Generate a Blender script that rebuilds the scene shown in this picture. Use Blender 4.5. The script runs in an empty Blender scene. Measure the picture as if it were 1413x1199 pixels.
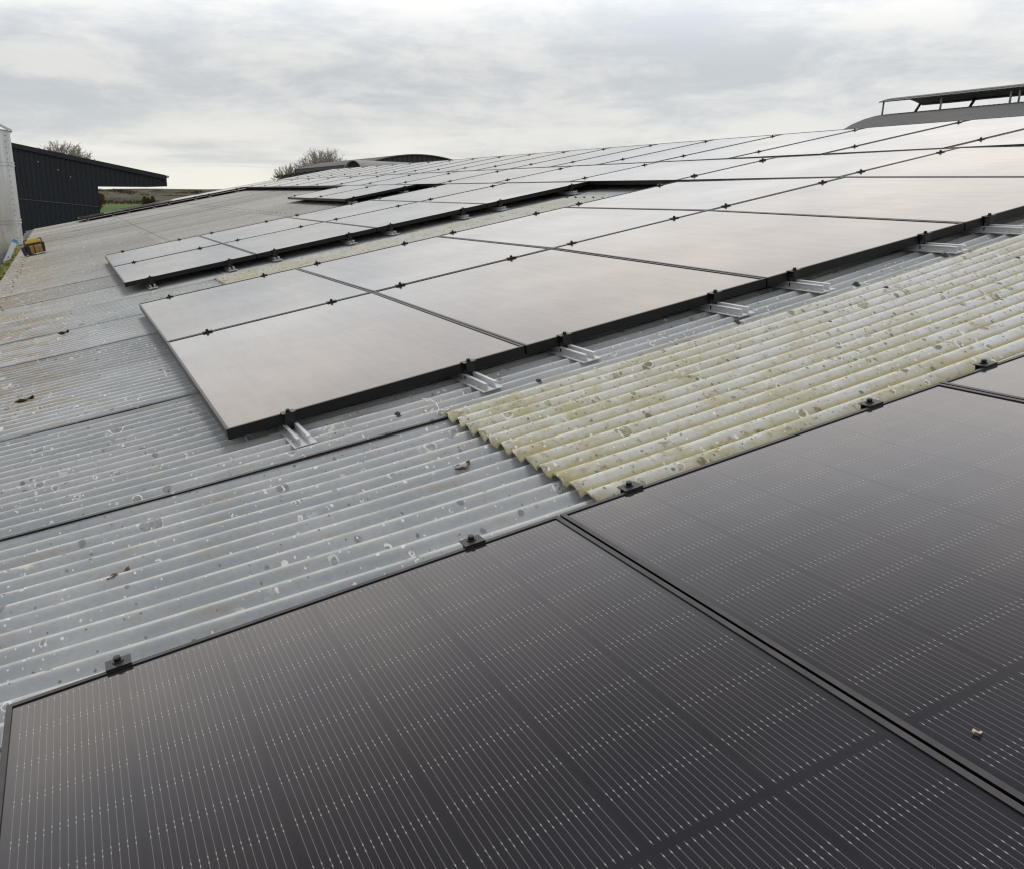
import bpy, bmesh, math, random
from mathutils import Vector, Matrix
sc = bpy.context.scene
R = math.radians
PI = math.pi

# ------------------------------------------------------------------ camera
cam_d = bpy.data.cameras.new('camera'); cam = bpy.data.objects.new('camera', cam_d)
sc.collection.objects.link(cam); sc.camera = cam
_fw = Vector((0.37049214, 0.88328849, -0.28729256)); _rt = Vector((0.92301463, -0.38469022, 0.00757839)); _up = Vector((0.10382473, 0.26798297, 0.9578129))
_m = Matrix((_rt, _up, -_fw)).transposed().to_4x4(); _m.translation = Vector((-0.42833, -2.85558, 0.73763))
cam.matrix_world = _m
cam_d.sensor_fit = 'HORIZONTAL'; cam_d.sensor_width = 36; cam_d.lens = 1201.95 / 1413 * 36
cam_d.shift_x = (706.5 - 604) / 1413; cam_d.shift_y = (627.9 - 599.5) / 1413
cam_d.clip_start = 0.05; cam_d.clip_end = 8000

# ------------------------------------------------------------------ helpers for nodes
class NT:
    def __init__(s, tree):
        s.t = tree; s.n = tree.nodes; s.l = tree.links
    def new(s, typ, **kw):
        n = s.n.new(typ)
        for k, v in kw.items(): setattr(n, k, v)
        return n
    def put(s, sock, v):
        if v is None: return
        if hasattr(v, 'is_output'): s.l.new(v, sock)
        else:
            if isinstance(v, (tuple, list)) and len(v) == 3 and sock.type == 'RGBA': v = (*v, 1)
            sock.default_value = v
    def m(s, op, a, b=None, c=None, clamp=False):
        n = s.new('ShaderNodeMath', operation=op, use_clamp=clamp)
        for i, v in enumerate((a, b, c)):
            if v is not None: s.put(n.inputs[i], v)
        return n.outputs[0]
    def mix(s, f, a, b, blend='MIX'):
        n = s.new('ShaderNodeMix', data_type='RGBA', blend_type=blend)
        s.put(n.inputs[0], f); s.put(n.inputs[6], a); s.put(n.inputs[7], b)
        return n.outputs[2]
    def ramp(s, v, a, b, lo=0.0, hi=1.0):
        n = s.new('ShaderNodeMapRange', interpolation_type='SMOOTHSTEP')
        s.put(n.inputs[0], v); s.put(n.inputs[1], a); s.put(n.inputs[2], b); s.put(n.inputs[3], lo); s.put(n.inputs[4], hi)
        return n.outputs[0]
    def noise(s, vec, scale, detail=4, rough=0.55, dist=0.0, out=0):
        n = s.new('ShaderNodeTexNoise'); s.put(n.inputs['Vector'], vec)
        n.inputs['Scale'].default_value = scale; n.inputs['Detail'].default_value = detail
        n.inputs['Roughness'].default_value = rough; n.inputs['Distortion'].default_value = dist
        return n.outputs[out]
    def voro(s, vec, scale, feat='F1', rnd=1.0):
        n = s.new('ShaderNodeTexVoronoi', feature=feat, voronoi_dimensions='2D'); s.put(n.inputs['Vector'], vec)
        n.inputs['Scale'].default_value = scale; n.inputs['Randomness'].default_value = rnd
        return n
    def sep(s, v):
        n = s.new('ShaderNodeSeparateXYZ'); s.put(n.inputs[0], v); return n.outputs
    def comb(s, x, y, z):
        n = s.new('ShaderNodeCombineXYZ')
        for i, v in enumerate((x, y, z)): s.put(n.inputs[i], v)
        return n.outputs[0]
    def scale(s, v, f):
        n = s.new('ShaderNodeVectorMath', operation='MULTIPLY'); s.put(n.inputs[0], v); n.inputs[1].default_value = f
        return n.outputs[0]
    def add(s, a, b):
        n = s.new('ShaderNodeVectorMath', operation='ADD'); s.put(n.inputs[0], a); s.put(n.inputs[1], b)
        return n.outputs[0]

# ------------------------------------------------------------------ sky and sun (bright overcast)
SUN_EL, SUN_AZ = R(64), R(20)        # azimuth from +Y towards +X
w = bpy.data.worlds.new('World'); sc.world = w; w.use_nodes = True
T = NT(w.node_tree); T.n.clear()
tc = T.new('ShaderNodeTexCoord').outputs['Generated']
dx, dy, dz = T.sep(tc)
sky = T.new('ShaderNodeTexSky', sky_type='NISHITA'); sky.sun_disc = False
sky.sun_elevation = SUN_EL; sky.sun_rotation = SUN_AZ
zc = T.m('MAXIMUM', dz, 0.0)
den = T.m('ADD', zc, 0.20)
pc = T.comb(T.m('DIVIDE', dx, den), T.m('DIVIDE', dy, den), 0.0)
n1 = T.noise(T.scale(pc, (0.9, 1.0, 1)), 1.5, 8, 0.58, 0.25)
n2 = T.noise(T.add(pc, (7.3, 2.1, 0.0)), 0.42, 3, 0.5, 0.2)
puff = T.noise(T.comb(T.m('MULTIPLY', dx, 3.2), T.m('MULTIPLY', dy, 3.2), T.m('MULTIPLY', dz, 11.0)), 2.1, 8, 0.64, 0.35)
cl = T.ramp(T.m('ADD', T.m('MULTIPLY', n1, 0.5), T.m('MULTIPLY', puff, 0.5)), 0.40, 0.585)
# brightness by elevation: modest near the horizon, brightest at 12 to 30 degrees, darker cloud overhead
el = T.ramp(zc, 0.115, 0.245)
lum = T.m('SUBTRACT', T.m('ADD', 0.68, T.m('MULTIPLY', el, 0.49)), T.m('MULTIPLY', T.ramp(zc, 0.44, 0.70), 0.80))
low = T.mix(cl, T.mix(T.ramp(zc, 0.10, 0.22), (0.93, 0.975, 1.02), (0.93, 0.98, 1.03)), (1.04, 1.03, 1.005))
warm = T.ramp(zc, 0.21, 0.33)
tone = T.mix(T.m('MULTIPLY', warm, T.ramp(n2, 0.30, 0.55, 0.8, 1.0)), (1, 1, 1), (1.06, 0.99, 0.935))
lowtone = T.mix(1.0, low, T.mix(T.ramp(zc, 0.62, 0.80), T.mix(T.ramp(zc, 0.42, 0.56), tone, (1.015, 0.985, 1.005)), (0.78, 0.93, 1.26)), 'MULTIPLY')
bright = T.m('MULTIPLY', T.m('ADD', 0.90, T.m('MULTIPLY', T.m('ADD', T.m('MULTIPLY', T.m('SUBTRACT', cl, 0.5), T.m('SUBTRACT', 1.0, T.m('MULTIPLY', el, 0.55))), 0.5), 0.20)), T.ramp(dx, 0.35, 0.80, 1.0, 1.07))
# brighter strip of thin cloud low over the horizon
hz = T.m('MULTIPLY', T.ramp(zc, 0.095, 0.02), T.ramp(dy, 0.55, 0.97))
hzn = T.m('MULTIPLY', hz, T.ramp(T.noise(T.comb(T.m('MULTIPLY', dx, 2.4), T.m('MULTIPLY', dy, 2.4), T.m('MULTIPLY', dz, 22.0)), 2.2, 6, 0.6, 0.4), 0.36, 0.62, 0.25, 1.0))
hzn = T.m('MAXIMUM', hzn, T.m('MULTIPLY', T.ramp(zc, 0.045, 0.012), T.ramp(dy, 0.75, 0.99)))
lb = T.m('MULTIPLY', lum, bright)
c1 = T.mix(1.0, lowtone, T.comb(lb, lb, lb), 'MULTIPLY')
c2 = T.mix(T.m('MULTIPLY', hzn, 0.9), c1, (0.95, 0.925, 0.845))
c3 = T.mix(1.0, c2, (10.0, 10.0, 10.0), 'MULTIPLY')
c4 = T.mix(0.94, sky.outputs[0], c3)
gr = T.mix(T.ramp(dz, -0.02, 0.0), (0.9, 0.9, 0.8), c4)
bg = T.new('ShaderNodeBackground'); T.put(bg.inputs[0], gr); bg.inputs[1].default_value = 0.1
wo = T.new('ShaderNodeOutputWorld'); T.l.new(bg.outputs[0], wo.inputs[0])
for nn in T.n:
    if nn.type == 'MIX': nn.clamp_factor = True; nn.clamp_result = False

sl = bpy.data.lights.new('sun', 'SUN'); sl.energy = 1.55; sl.angle = R(18); sl.color = (1.0, 0.95, 0.88)
sun = bpy.data.objects.new('sun', sl); sc.collection.objects.link(sun)
sd = Vector((math.sin(SUN_AZ) * math.cos(SUN_EL), math.cos(SUN_AZ) * math.cos(SUN_EL), math.sin(SUN_EL)))
sun.rotation_euler = (-sd).to_track_quat('-Z', 'Y').to_euler(); sun.location = (0, 0, 30)

sc.view_settings.view_transform = 'Standard'; sc.view_settings.look = 'None'
sc.view_settings.exposure = 0.0; sc.view_settings.gamma = 1.0
sc.render.engine = 'CYCLES'
sc.cycles.max_bounces = 6; sc.cycles.use_denoising = True; sc.cycles.denoising_prefilter = 'ACCURATE'
sc.cycles.filter_width = 1.25; sc.cycles.sample_clamp_indirect = 3.0

# ------------------------------------------------------------------ object helpers
def tag(o, label=None, cat=None, group=None, kind=None):
    if label: o['label'] = label
    if cat: o['category'] = cat
    if group: o['group'] = group
    if kind: o['kind'] = kind
    return o
def link(o, parent=None):
    sc.collection.objects.link(o)
    if parent: o.parent = parent
    return o
def empty(name, mat=None):
    o = bpy.data.objects.new(name, None); o.empty_display_size = 0.2
    if mat is not None: o.matrix_world = mat
    return link(o)

class MB:
    """collects shapes and links them as one mesh object"""
    def __init__(s): s.v = []; s.f = []; s.uv = {}; s.sm = set()
    def vert(s, p): s.v.append(tuple(p)); return len(s.v) - 1
    def face(s, pts, uvs=None, smooth=False):
        i = [s.vert(p) for p in pts]; s.f.append(i)
        if uvs: s.uv[len(s.f) - 1] = uvs
        if smooth: s.sm.add(len(s.f) - 1)
    def hexa(s, b, t):
        """b, t: four bottom and four top points, counter-clockwise seen from above"""
        n = len(s.v)
        for p in list(b) + list(t): s.vert(p)
        s.f += [[n+3, n+2, n+1, n], [n+4, n+5, n+6, n+7]]
        for k in range(4): s.f.append([n+k, n+(k+1) % 4, n+4+(k+1) % 4, n+4+k])
    def box(s, x0, x1, y0, y1, z0, z1):
        s.hexa([(x0,y0,z0),(x1,y0,z0),(x1,y1,z0),(x0,y1,z0)], [(x0,y0,z1),(x1,y0,z1),(x1,y1,z1),(x0,y1,z1)])
    def tube(s, p, q, r0, r1=None, n=8, cap=True, smooth=True):
        r1 = r0 if r1 is None else r1
        p = Vector(p); q = Vector(q); d = (q - p).normalized()
        a = d.orthogonal().normalized(); b = d.cross(a)
        k0 = len(s.v)
        for (c, r) in ((p, r0), (q, r1)):
            for k in range(n):
                t = 2*PI*k/n; s.vert(c + (a*math.cos(t) + b*math.sin(t))*r)
        for k in range(n):
            s.f.append([k0+k, k0+(k+1) % n, k0+n+(k+1) % n, k0+n+k])
            if smooth: s.sm.add(len(s.f)-1)
        if cap:
            s.f.append([k0+k for k in range(n)][::-1]); s.f.append([k0+n+k for k in range(n)])
    def grid(s, fn, nu, nv, smooth=True, uvfn=None):
        k0 = len(s.v)
        for j in range(nv+1):
            for i in range(nu+1): s.vert(fn(i/nu, j/nv))
        for j in range(nv):
            for i in range(nu):
                a = k0 + j*(nu+1) + i
                s.f.append([a, a+1, a+nu+2, a+nu+1])
                if smooth: s.sm.add(len(s.f)-1)
                if uvfn: s.uv[len(s.f)-1] = [uvfn(i/nu, j/nv), uvfn((i+1)/nu, j/nv), uvfn((i+1)/nu, (j+1)/nv), uvfn(i/nu, (j+1)/nv)]
    def mesh(s, name, mat):
        me = bpy.data.meshes.new(name); me.from_pydata(s.v, [], s.f)
        if s.uv:
            u = me.uv_layers.new(name='UVMap')
            for fi, uvs in s.uv.items():
                p = me.polygons[fi]
                for k, li in enumerate(p.loop_indices): u.data[li].uv = uvs[k]
        for fi in s.sm: me.polygons[fi].use_smooth = True
        me.materials.append(mat); me.update()
        return me
    def build(s, name, mat, parent=None, bevel=0):
        o = bpy.data.objects.new(name, s.mesh(name, mat)); link(o, parent)
        if bevel:
            b = o.modifiers.new('bevel', 'BEVEL'); b.width = bevel; b.segments = 2; b.limit_method = 'ANGLE'
        return o
def inst(name, me, parent=None, mat=None):
    o = bpy.data.objects.new(name, me); link(o, parent)
    if mat is not None: o.matrix_local = mat
    return o

# ------------------------------------------------------------------ materials
def material(name):
    m = bpy.data.materials.new(name); m.use_nodes = True
    t = NT(m.node_tree); p = t.n['Principled BSDF']
    return m, t, p
def plain(name, col, rough=0.6, metal=0.0, var=0.25, scale=6.0, bump=0.0, spec=0.5):
    m, t, p = material(name)
    co = t.new('ShaderNodeTexCoord').outputs['Object']
    n = t.noise(co, scale, 6, 0.6)
    f = t.m('MULTIPLY_ADD', n, 2*var, 1.0 - var)
    t.put(p.inputs['Base Color'], t.mix(1.0, col, t.comb(f, f, f), 'MULTIPLY'))
    p.inputs['Metallic'].default_value = metal; p.inputs['Specular IOR Level'].default_value = spec
    t.put(p.inputs['Roughness'], t.m('MULTIPLY_ADD', n, 0.2, rough - 0.1))
    if bump:
        b = t.new('ShaderNodeBump'); b.inputs['Strength'].default_value = bump; b.inputs['Distance'].default_value = 0.01
        t.put(b.inputs['Height'], t.noise(co, scale*4, 5)); t.l.new(b.outputs[0], p.inputs['Normal'])
    return m

def roof_material(name, yellow=False):
    """weathered fibre cement: lichen rings, white dots, dark patches, streaks along the slope; uv.x = height in the corrugation, uv.y = random per sheet"""
    m, t, p = material(name)
    co = t.new('ShaderNodeTexCoord'); ob = co.outputs['Object']
    uvx, uvy, _ = t.sep(co.outputs['UV'])
    x, y, z = t.sep(ob)
    flat = t.comb(x, y, 0.0)
    wob = t.noise(flat, 22, 3, 0.6, out=1)
    wv = t.new('ShaderNodeVectorMath', operation='MULTIPLY_ADD'); t.put(wv.inputs[0], wob); wv.inputs[1].default_value = (0.021, 0.021, 0); t.put(wv.inputs[2], flat)
    wf = wv.outputs[0]
    streak = t.noise(t.scale(flat, (0.7, 9.0, 1)), 3.0, 5, 0.6)
    blot = t.noise(flat, 2.3, 6, 0.62)
    fine = t.noise(flat, 60, 5, 0.7)
    far = t.ramp(t.m('ADD', y, t.m('MULTIPLY', blot, 6.0)), 5.5, 13.0)
    eav = t.m('MULTIPLY', t.ramp(x, -0.28, -0.80), t.ramp(y, 0.7, 1.7))
    if not yellow:
        base = t.mix(t.ramp(blot, 0.35, 0.66), (0.296, 0.318, 0.323), (0.376, 0.390, 0.388))
        base = t.mix(t.m('MULTIPLY', t.ramp(streak, 0.45, 0.75), 0.35), base, (0.45, 0.45, 0.425))
        base = t.mix(t.m('MULTIPLY', far, 0.85), base, t.mix(streak, (0.225, 0.210, 0.180), (0.385, 0.362, 0.315)))
        brown = t.m('MULTIPLY', eav, t.ramp(t.noise(t.scale(flat, (1.0, 2.2, 1)), 2.6, 5, 0.65), 0.42, 0.60))
        base = t.mix(t.m('MULTIPLY', brown, 0.85), base, (0.285, 0.225, 0.135))
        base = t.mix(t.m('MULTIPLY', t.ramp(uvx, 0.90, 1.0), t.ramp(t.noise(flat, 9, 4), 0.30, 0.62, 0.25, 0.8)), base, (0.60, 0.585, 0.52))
        smear = t.m('MULTIPLY', t.ramp(t.noise(t.scale(flat, (1.0, 4.5, 1)), 3.4, 6, 0.68), 0.53, 0.68), 0.60)
        base = t.mix(smear, base, (0.32, 0.275, 0.205))
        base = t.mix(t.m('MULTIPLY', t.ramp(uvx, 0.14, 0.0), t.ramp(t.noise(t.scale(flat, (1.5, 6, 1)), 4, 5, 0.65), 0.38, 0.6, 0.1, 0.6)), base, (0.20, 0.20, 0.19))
        tint = t.m('MULTIPLY_ADD', uvy, 0.22, 0.89)
    else:
        dirty = t.ramp(t.m('ADD', x, t.m('MULTIPLY', blot, 1.6)), 3.4, 1.3)          # dirtier at the lower end of the sheet
        base = t.mix(t.ramp(blot, 0.36, 0.64), (0.530, 0.520, 0.470), (0.610, 0.612, 0.615))
        base = t.mix(t.m('MULTIPLY', dirty, 0.45), base, (0.40, 0.375, 0.23))
        base = t.mix(t.ramp(y, 2.0, 3.0, 0.0, 0.35), base, (0.38, 0.355, 0.23))
        tr = t.m('MULTIPLY', t.ramp(uvx, 0.60, 0.05), t.ramp(t.noise(flat, 7, 5, 0.65), 0.26, 0.52, 0.40, 1.0))
        base = t.mix(t.m('MULTIPLY', tr, 0.92), base, (0.350, 0.312, 0.125))
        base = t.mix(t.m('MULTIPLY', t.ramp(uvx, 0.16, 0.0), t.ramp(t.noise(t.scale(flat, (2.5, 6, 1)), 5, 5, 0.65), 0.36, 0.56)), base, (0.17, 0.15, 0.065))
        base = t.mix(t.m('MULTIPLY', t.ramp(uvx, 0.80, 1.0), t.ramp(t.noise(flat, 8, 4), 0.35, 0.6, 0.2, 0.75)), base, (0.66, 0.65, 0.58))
        green = t.m('MULTIPLY', t.ramp(t.noise(t.scale(flat, (1.0, 1.6, 1)), 6.5, 7, 0.74), 0.48, 0.60), t.m('MULTIPLY_ADD', dirty, 0.55, 0.45))
        base = t.mix(t.m('MULTIPLY', green, 0.60), base, (0.385, 0.345, 0.145))
        base = t.mix(t.m('MULTIPLY', t.ramp(x, 0.715, 0.665, 0.0, 0.8), t.ramp(t.noise(flat, 16, 5, .7), .40, .62)), base, (0.25, 0.21, 0.11))
        base = t.mix(t.m('MULTIPLY', t.ramp(t.noise(t.scale(flat, (1.0, 2.0, 1)), 9.0, 6, 0.7), 0.585, 0.67), 0.7), base, (0.20, 0.155, 0.085))
        base = t.mix(t.m('MULTIPLY', t.ramp(t.noise(flat, 34.0, 4, 0.65), 0.585, 0.66), 0.55), base, (0.19, 0.165, 0.085))
        tint = t.m('MULTIPLY_ADD', uvy, 0.12, 0.93)
    f = t.m('MULTIPLY', tint, t.m('MULTIPLY_ADD', fine, 0.36, 0.82))
    base = t.mix(1.0, base, t.comb(f, f, f), 'MULTIPLY')
    def spots(scale, lo, hi, keep, off):
        v = t.voro(t.add(wf, off), scale); d = t.m('DIVIDE', v.outputs['Distance'], scale)
        r, g, b = t.sep(v.outputs['Color'])
        rad = t.m('MULTIPLY_ADD', t.m('POWER', r, 2.0), hi - lo, lo)
        return d, rad, t.m('LESS_THAN', g, t.m('MULTIPLY', clus, keep)), b
    dens = 1.05 if not yellow else 1.9
    clus = t.ramp(t.noise(flat, 1.9, 3, 0.6), 0.36, 0.62, 0.35, 1.35)
    # grey-brown dark patches
    for (scl, lo, hi, kp, off) in ((4.0, 0.008, 0.024, 0.30, (3.1, 1.7, 0)), (9.0, 0.004, 0.013, 0.50, (6.1, 4.7, 0))):
        d, r, k, b = spots(scl, lo, hi, kp, off)
        mk = t.m('MULTIPLY', t.m('MULTIPLY', t.ramp(t.m('SUBTRACT', d, r), 0.003, -0.002), k), t.ramp(t.noise(flat, 55, 3), 0.30, 0.55, 0.25, 0.8))
        base = t.mix(mk, base, (0.16, 0.16, 0.155) if not yellow else (0.12, 0.10, 0.05))
    # lichen rings: grey or brown inside, a thin pale rim
    for (scl, lo, hi, kp, off) in ((3.4, 0.010, 0.034, 0.28*dens, (0.3, 5.2, 0)), (7.0, 0.005, 0.018, 0.30*dens, (9.3, 2.2, 0)), (12.0, 0.003, 0.010, 0.30*dens, (1.3, 7.7, 0))):
        d, r, k, b = spots(scl, lo, hi, kp, off)
        e = t.m('ABSOLUTE', t.m('SUBTRACT', d, r))
        wd = t.m('MULTIPLY', t.ramp(t.noise(flat, 48, 3), 0.40, 0.66), 0.0042)
        ring = t.m('MULTIPLY', t.ramp(t.m('SUBTRACT', e, wd), 0.0007, -0.0007), k)
        inn = t.m('MULTIPLY', t.m('MULTIPLY', t.ramp(t.m('SUBTRACT', d, r), 0.001, -0.001), k), t.ramp(t.noise(flat, 90, 3), 0.35, 0.6, 0.15, 0.8))
        base = t.mix(inn, base, (0.21, 0.21, 0.195) if not yellow else (0.24, 0.215, 0.11))
        base = t.mix(t.m('MULTIPLY', ring, t.m('MULTIPLY_ADD', b, 0.5, 0.5)), base, (0.70, 0.70, 0.64))
    # small solid white and grey dots
    for (scl, lo, hi, kp, off) in ((8.0, 0.003, 0.009, 0.42, (4.4, 8.2, 0)), (16.0, 0.0018, 0.0052, 0.62*dens, (2.4, 3.9, 0)), (30.0, 0.0014, 0.0032, 0.55*dens, (5.4, 1.9, 0))):
        d, r, k, b = spots(scl, lo, hi, kp, off)
        dot = t.m('MULTIPLY', t.ramp(t.m('SUBTRACT', d, r), 0.0007, -0.0007), k)
        base = t.mix(t.m('MULTIPLY', dot, 0.9), base, t.mix(t.m('LESS_THAN', b, 0.30 if not yellow else 0.6), (0.72, 0.72, 0.67), (0.15, 0.15, 0.14)))
    # larger crusted growths
    cr2 = t.m('MULTIPLY', t.ramp(t.noise(t.scale(wf, (1.0, 1.3, 1)), 4.2, 3, 0.5), 0.66, 0.70), t.ramp(t.noise(wf, 42, 4, 0.65), 0.47, 0.56))
    base = t.mix(t.m('MULTIPLY', cr2, 0.85), base, (0.60, 0.59, 0.52))
    # crusty white growth, heavy along the eaves
    cr = t.m('MULTIPLY', t.ramp(t.noise(t.scale(wf, (0.8, 1.5, 1)), 13, 5, 0.7), 0.585, 0.65), t.ramp(x, -0.35, -1.0, 0.0, 1.0))
    base = t.mix(t.m('MULTIPLY', cr, 0.8), base, (0.62, 0.60, 0.52))
    t.put(p.inputs['Base Color'], base)
    p.inputs['Roughness'].default_value = 0.78 if yellow else 0.66
    p.inputs['Specular IOR Level'].default_value = 0.35
    bu = t.new('ShaderNodeBump'); bu.inputs['Strength'].default_value = 0.35; bu.inputs['Distance'].default_value = 0.003
    t.put(bu.inputs['Height'], t.noise(flat, 34, 6, 0.7)); t.l.new(bu.outputs[0], p.inputs['Normal'])
    return m
M_grey = roof_material('weathered_grey_sheet'); M_yel = roof_material('yellowed_sheet', True)

PW, PL = 1.1326, 1.765            # panel short and long side
GAP_U, GAP_V = 0.007, 0.009
def glass_material():
    """dark cells under glass: ribbons and solder dots; uv in metres, u across the six strings, v along them"""
    m, t, p = material('solar_glass')
    t.n.remove(p); out = t.n['Material Output']
    u, v, _ = t.sep(t.new('ShaderNodeTexCoord').outputs['UV'])
    oi = t.new('ShaderNodeObjectInfo').outputs['Random']
    bx, by = 0.017, 0.022
    cell = (PW - 2*bx) / 6; pit = cell / 16.75
    h = (PL/2 - by - 0.007) / 9
    cu = t.m('DIVIDE', t.m('SUBTRACT', u, bx), cell)
    lu = t.m('MULTIPLY', t.m('FRACT', cu), cell)                 # inside a string, metres
    k = t.m('DIVIDE', t.m('SUBTRACT', lu, cell/2 - 7.5*pit), pit)
    dk = t.m('MULTIPLY', t.m('ABSOLUTE', t.m('SUBTRACT', t.m('FRACT', t.m('ADD', k, 0.5)), 0.5)), pit)
    ink = t.m('MULTIPLY', t.m('GREATER_THAN', k, -0.5), t.m('LESS_THAN', k, 15.5))
    inu = t.m('MULTIPLY', t.m('GREATER_THAN', cu, 0.0), t.m('LESS_THAN', cu, 6.0))
    vc = t.m('SUBTRACT', t.m('ABSOLUTE', t.m('SUBTRACT', v, PL/2)), 0.007)
    inv = t.m('MULTIPLY', t.m('GREATER_THAN', vc, 0.0), t.m('LESS_THAN', vc, 9*h + 0.002))
    ok = t.m('MULTIPLY', t.m('MULTIPLY', ink, inu), inv)
    wire = t.m('MULTIPLY', t.ramp(dk, 0.00065, 0.0002), ok)
    cv = t.m('DIVIDE', vc, h)
    fv = t.m('MULTIPLY', t.m('SUBTRACT', t.m('FRACT', t.m('ADD', cv, 0.5)), 0.5), h)   # distance to nearest cell edge
    afv = t.m('ABSOLUTE', fv)
    pd = t.m('ABSOLUTE', t.m('SUBTRACT', afv, 0.0058))
    dot = t.m('MULTIPLY', t.m('MULTIPLY', t.ramp(pd, 0.0030, 0.0010), t.ramp(dk, 0.0010, 0.0004)), ok)
    # soft extra seam of darker backing between cells, cell-to-cell tone
    gap = t.m('MAXIMUM', t.m('LESS_THAN', afv, 0.0009), t.m('SUBTRACT', 1.0, ok))
    wn = t.new('ShaderNodeTexWhiteNoise', noise_dimensions='3D')
    t.put(wn.inputs[0], t.comb(t.m('FLOOR', cu), t.m('FLOOR', t.m('DIVIDE', v, h)), t.m('MULTIPLY', oi, 50.0)))
    cellc = t.mix(wn.outputs[0], (0.0125, 0.0105, 0.0130), (0.0160, 0.0135, 0.0155))
    col = t.mix(t.m('MULTIPLY', gap, 0.25), cellc, (0.010, 0.0095, 0.010))
    fing = t.m('MULTIPLY', t.ramp(t.m('ABSOLUTE', t.m('SUBTRACT', t.m('FRACT', t.m('DIVIDE', v, 0.0034)), 0.5)), 0.32, 0.5), 0.25)
    col = t.mix(t.m('MULTIPLY', fing, ok), col, (0.03, 0.03, 0.035))
    col = t.mix(t.m('MULTIPLY', wire, 0.75), col, (0.185, 0.18, 0.175))
    col = t.mix(t.m('MULTIPLY', dot, 0.9), col, (0.36, 0.355, 0.345))
    # thin film of dust
    dust = t.m('MULTIPLY_ADD', t.noise(t.comb(u, v, t.m('MULTIPLY', oi, 40.0)), 3.0, 6, 0.65), 0.024, 0.002)
    col = t.mix(dust, col, (0.36, 0.33, 0.29))
    df = t.new('ShaderNodeBsdfDiffuse'); t.put(df.inputs[0], col)
    gl = t.new('ShaderNodeBsdfGlossy'); film = t.m('MULTIPLY', t.ramp(t.noise(t.comb(u, v, t.m('MULTIPLY', oi, 23.0)), 1.3, 6, 0.6), 0.3, 0.7, 0.90, 1.0), t.ramp(t.noise(t.comb(t.m('MULTIPLY', u, 9.0), v, t.m('MULTIPLY', oi, 31.0)), 2.2, 5, 0.7), 0.35, 0.7, 1.0, 0.955))
    film = t.m('MULTIPLY', film, t.m('SUBTRACT', 1.0, t.m('MULTIPLY', t.m('MAXIMUM', wire, t.m('MULTIPLY', gap, .15)), 0.08)))
    t.put(gl.inputs['Color'], t.mix(1.0, (1.0, 0.978, 0.962), t.comb(film, film, film), 'MULTIPLY'))
    t.put(gl.inputs['Roughness'], t.m('MULTIPLY_ADD', t.noise(t.comb(u, v, oi), 1.7, 4), 0.05, 0.075))
    bp = t.new('ShaderNodeBump'); bp.inputs['Strength'].default_value = 0.12; bp.inputs['Distance'].default_value = 0.004
    t.put(bp.inputs['Height'], t.noise(t.comb(u, v, t.m('MULTIPLY', oi, 9.0)), 1.1, 2)); t.l.new(bp.outputs[0], gl.inputs['Normal'])
    lw = t.new('ShaderNodeLayerWeight'); lw.inputs['Blend'].default_value = 0.5
    fac = t.m('MULTIPLY_ADD', t.m('POWER', lw.outputs['Facing'], 2.85), 0.97, 0.010, clamp=True)
    ms = t.new('ShaderNodeMixShader'); t.put(ms.inputs[0], fac)
    t.l.new(df.outputs[0], ms.inputs[1]); t.l.new(gl.outputs[0], ms.inputs[2]); t.l.new(ms.outputs[0], out.inputs[0])
    return m
M_glass = glass_material()
def painted_top_sheen(name, col, top, rough, spec):  # upward faces coloured paler, painting in the sky's grazing reflection
    m, t, p = material(name)
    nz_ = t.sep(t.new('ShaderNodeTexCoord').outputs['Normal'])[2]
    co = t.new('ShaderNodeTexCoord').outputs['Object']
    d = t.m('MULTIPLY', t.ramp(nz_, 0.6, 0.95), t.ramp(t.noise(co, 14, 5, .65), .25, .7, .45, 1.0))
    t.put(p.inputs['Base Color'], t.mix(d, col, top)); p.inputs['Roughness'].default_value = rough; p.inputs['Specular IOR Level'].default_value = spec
    return m
M_frame = painted_top_sheen('black_anodised', (.006, .006, .0065), (.058, .053, .052), .34, .28)
M_clamp = painted_top_sheen('black_clamp', (.007, .007, .0075), (.050, .049, .048), .34, .35)
M_alu = plain('bare_aluminium', (0.58, 0.59, 0.59), 0.42, 0.35, 0.18, 25)
M_back = plain('black_backsheet', (0.02, 0.02, 0.02), 0.6)

# ------------------------------------------------------------------ the farm roof: frame of reference (x up the slope, y along the barn, z out of the roof)
SLOPE = 0.1913873
ROOF = Matrix.Rotation(-SLOPE, 4, 'Y')
PITCH = 0.0784
AMP = 0.0110
CREST = -0.100
V_END = 25.3
S_EAVE, S_RIDGE = -1.24, 7.75
def bow(s):
    s = min(s, 3.6)
    return -0.0589*s + 0.02385*s*s
def prof(v):                 # 0 trough .. 1 crest
    c = 0.5 + 0.5*math.cos(2*PI*(v + 0.283)/PITCH)
    return c**0.85

rnd = random.Random(5)
barn = empty('barn', ROOF.copy())
tag(barn, 'long farm barn under the solar panels, weathered corrugated roof sheets', 'barn')

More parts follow.
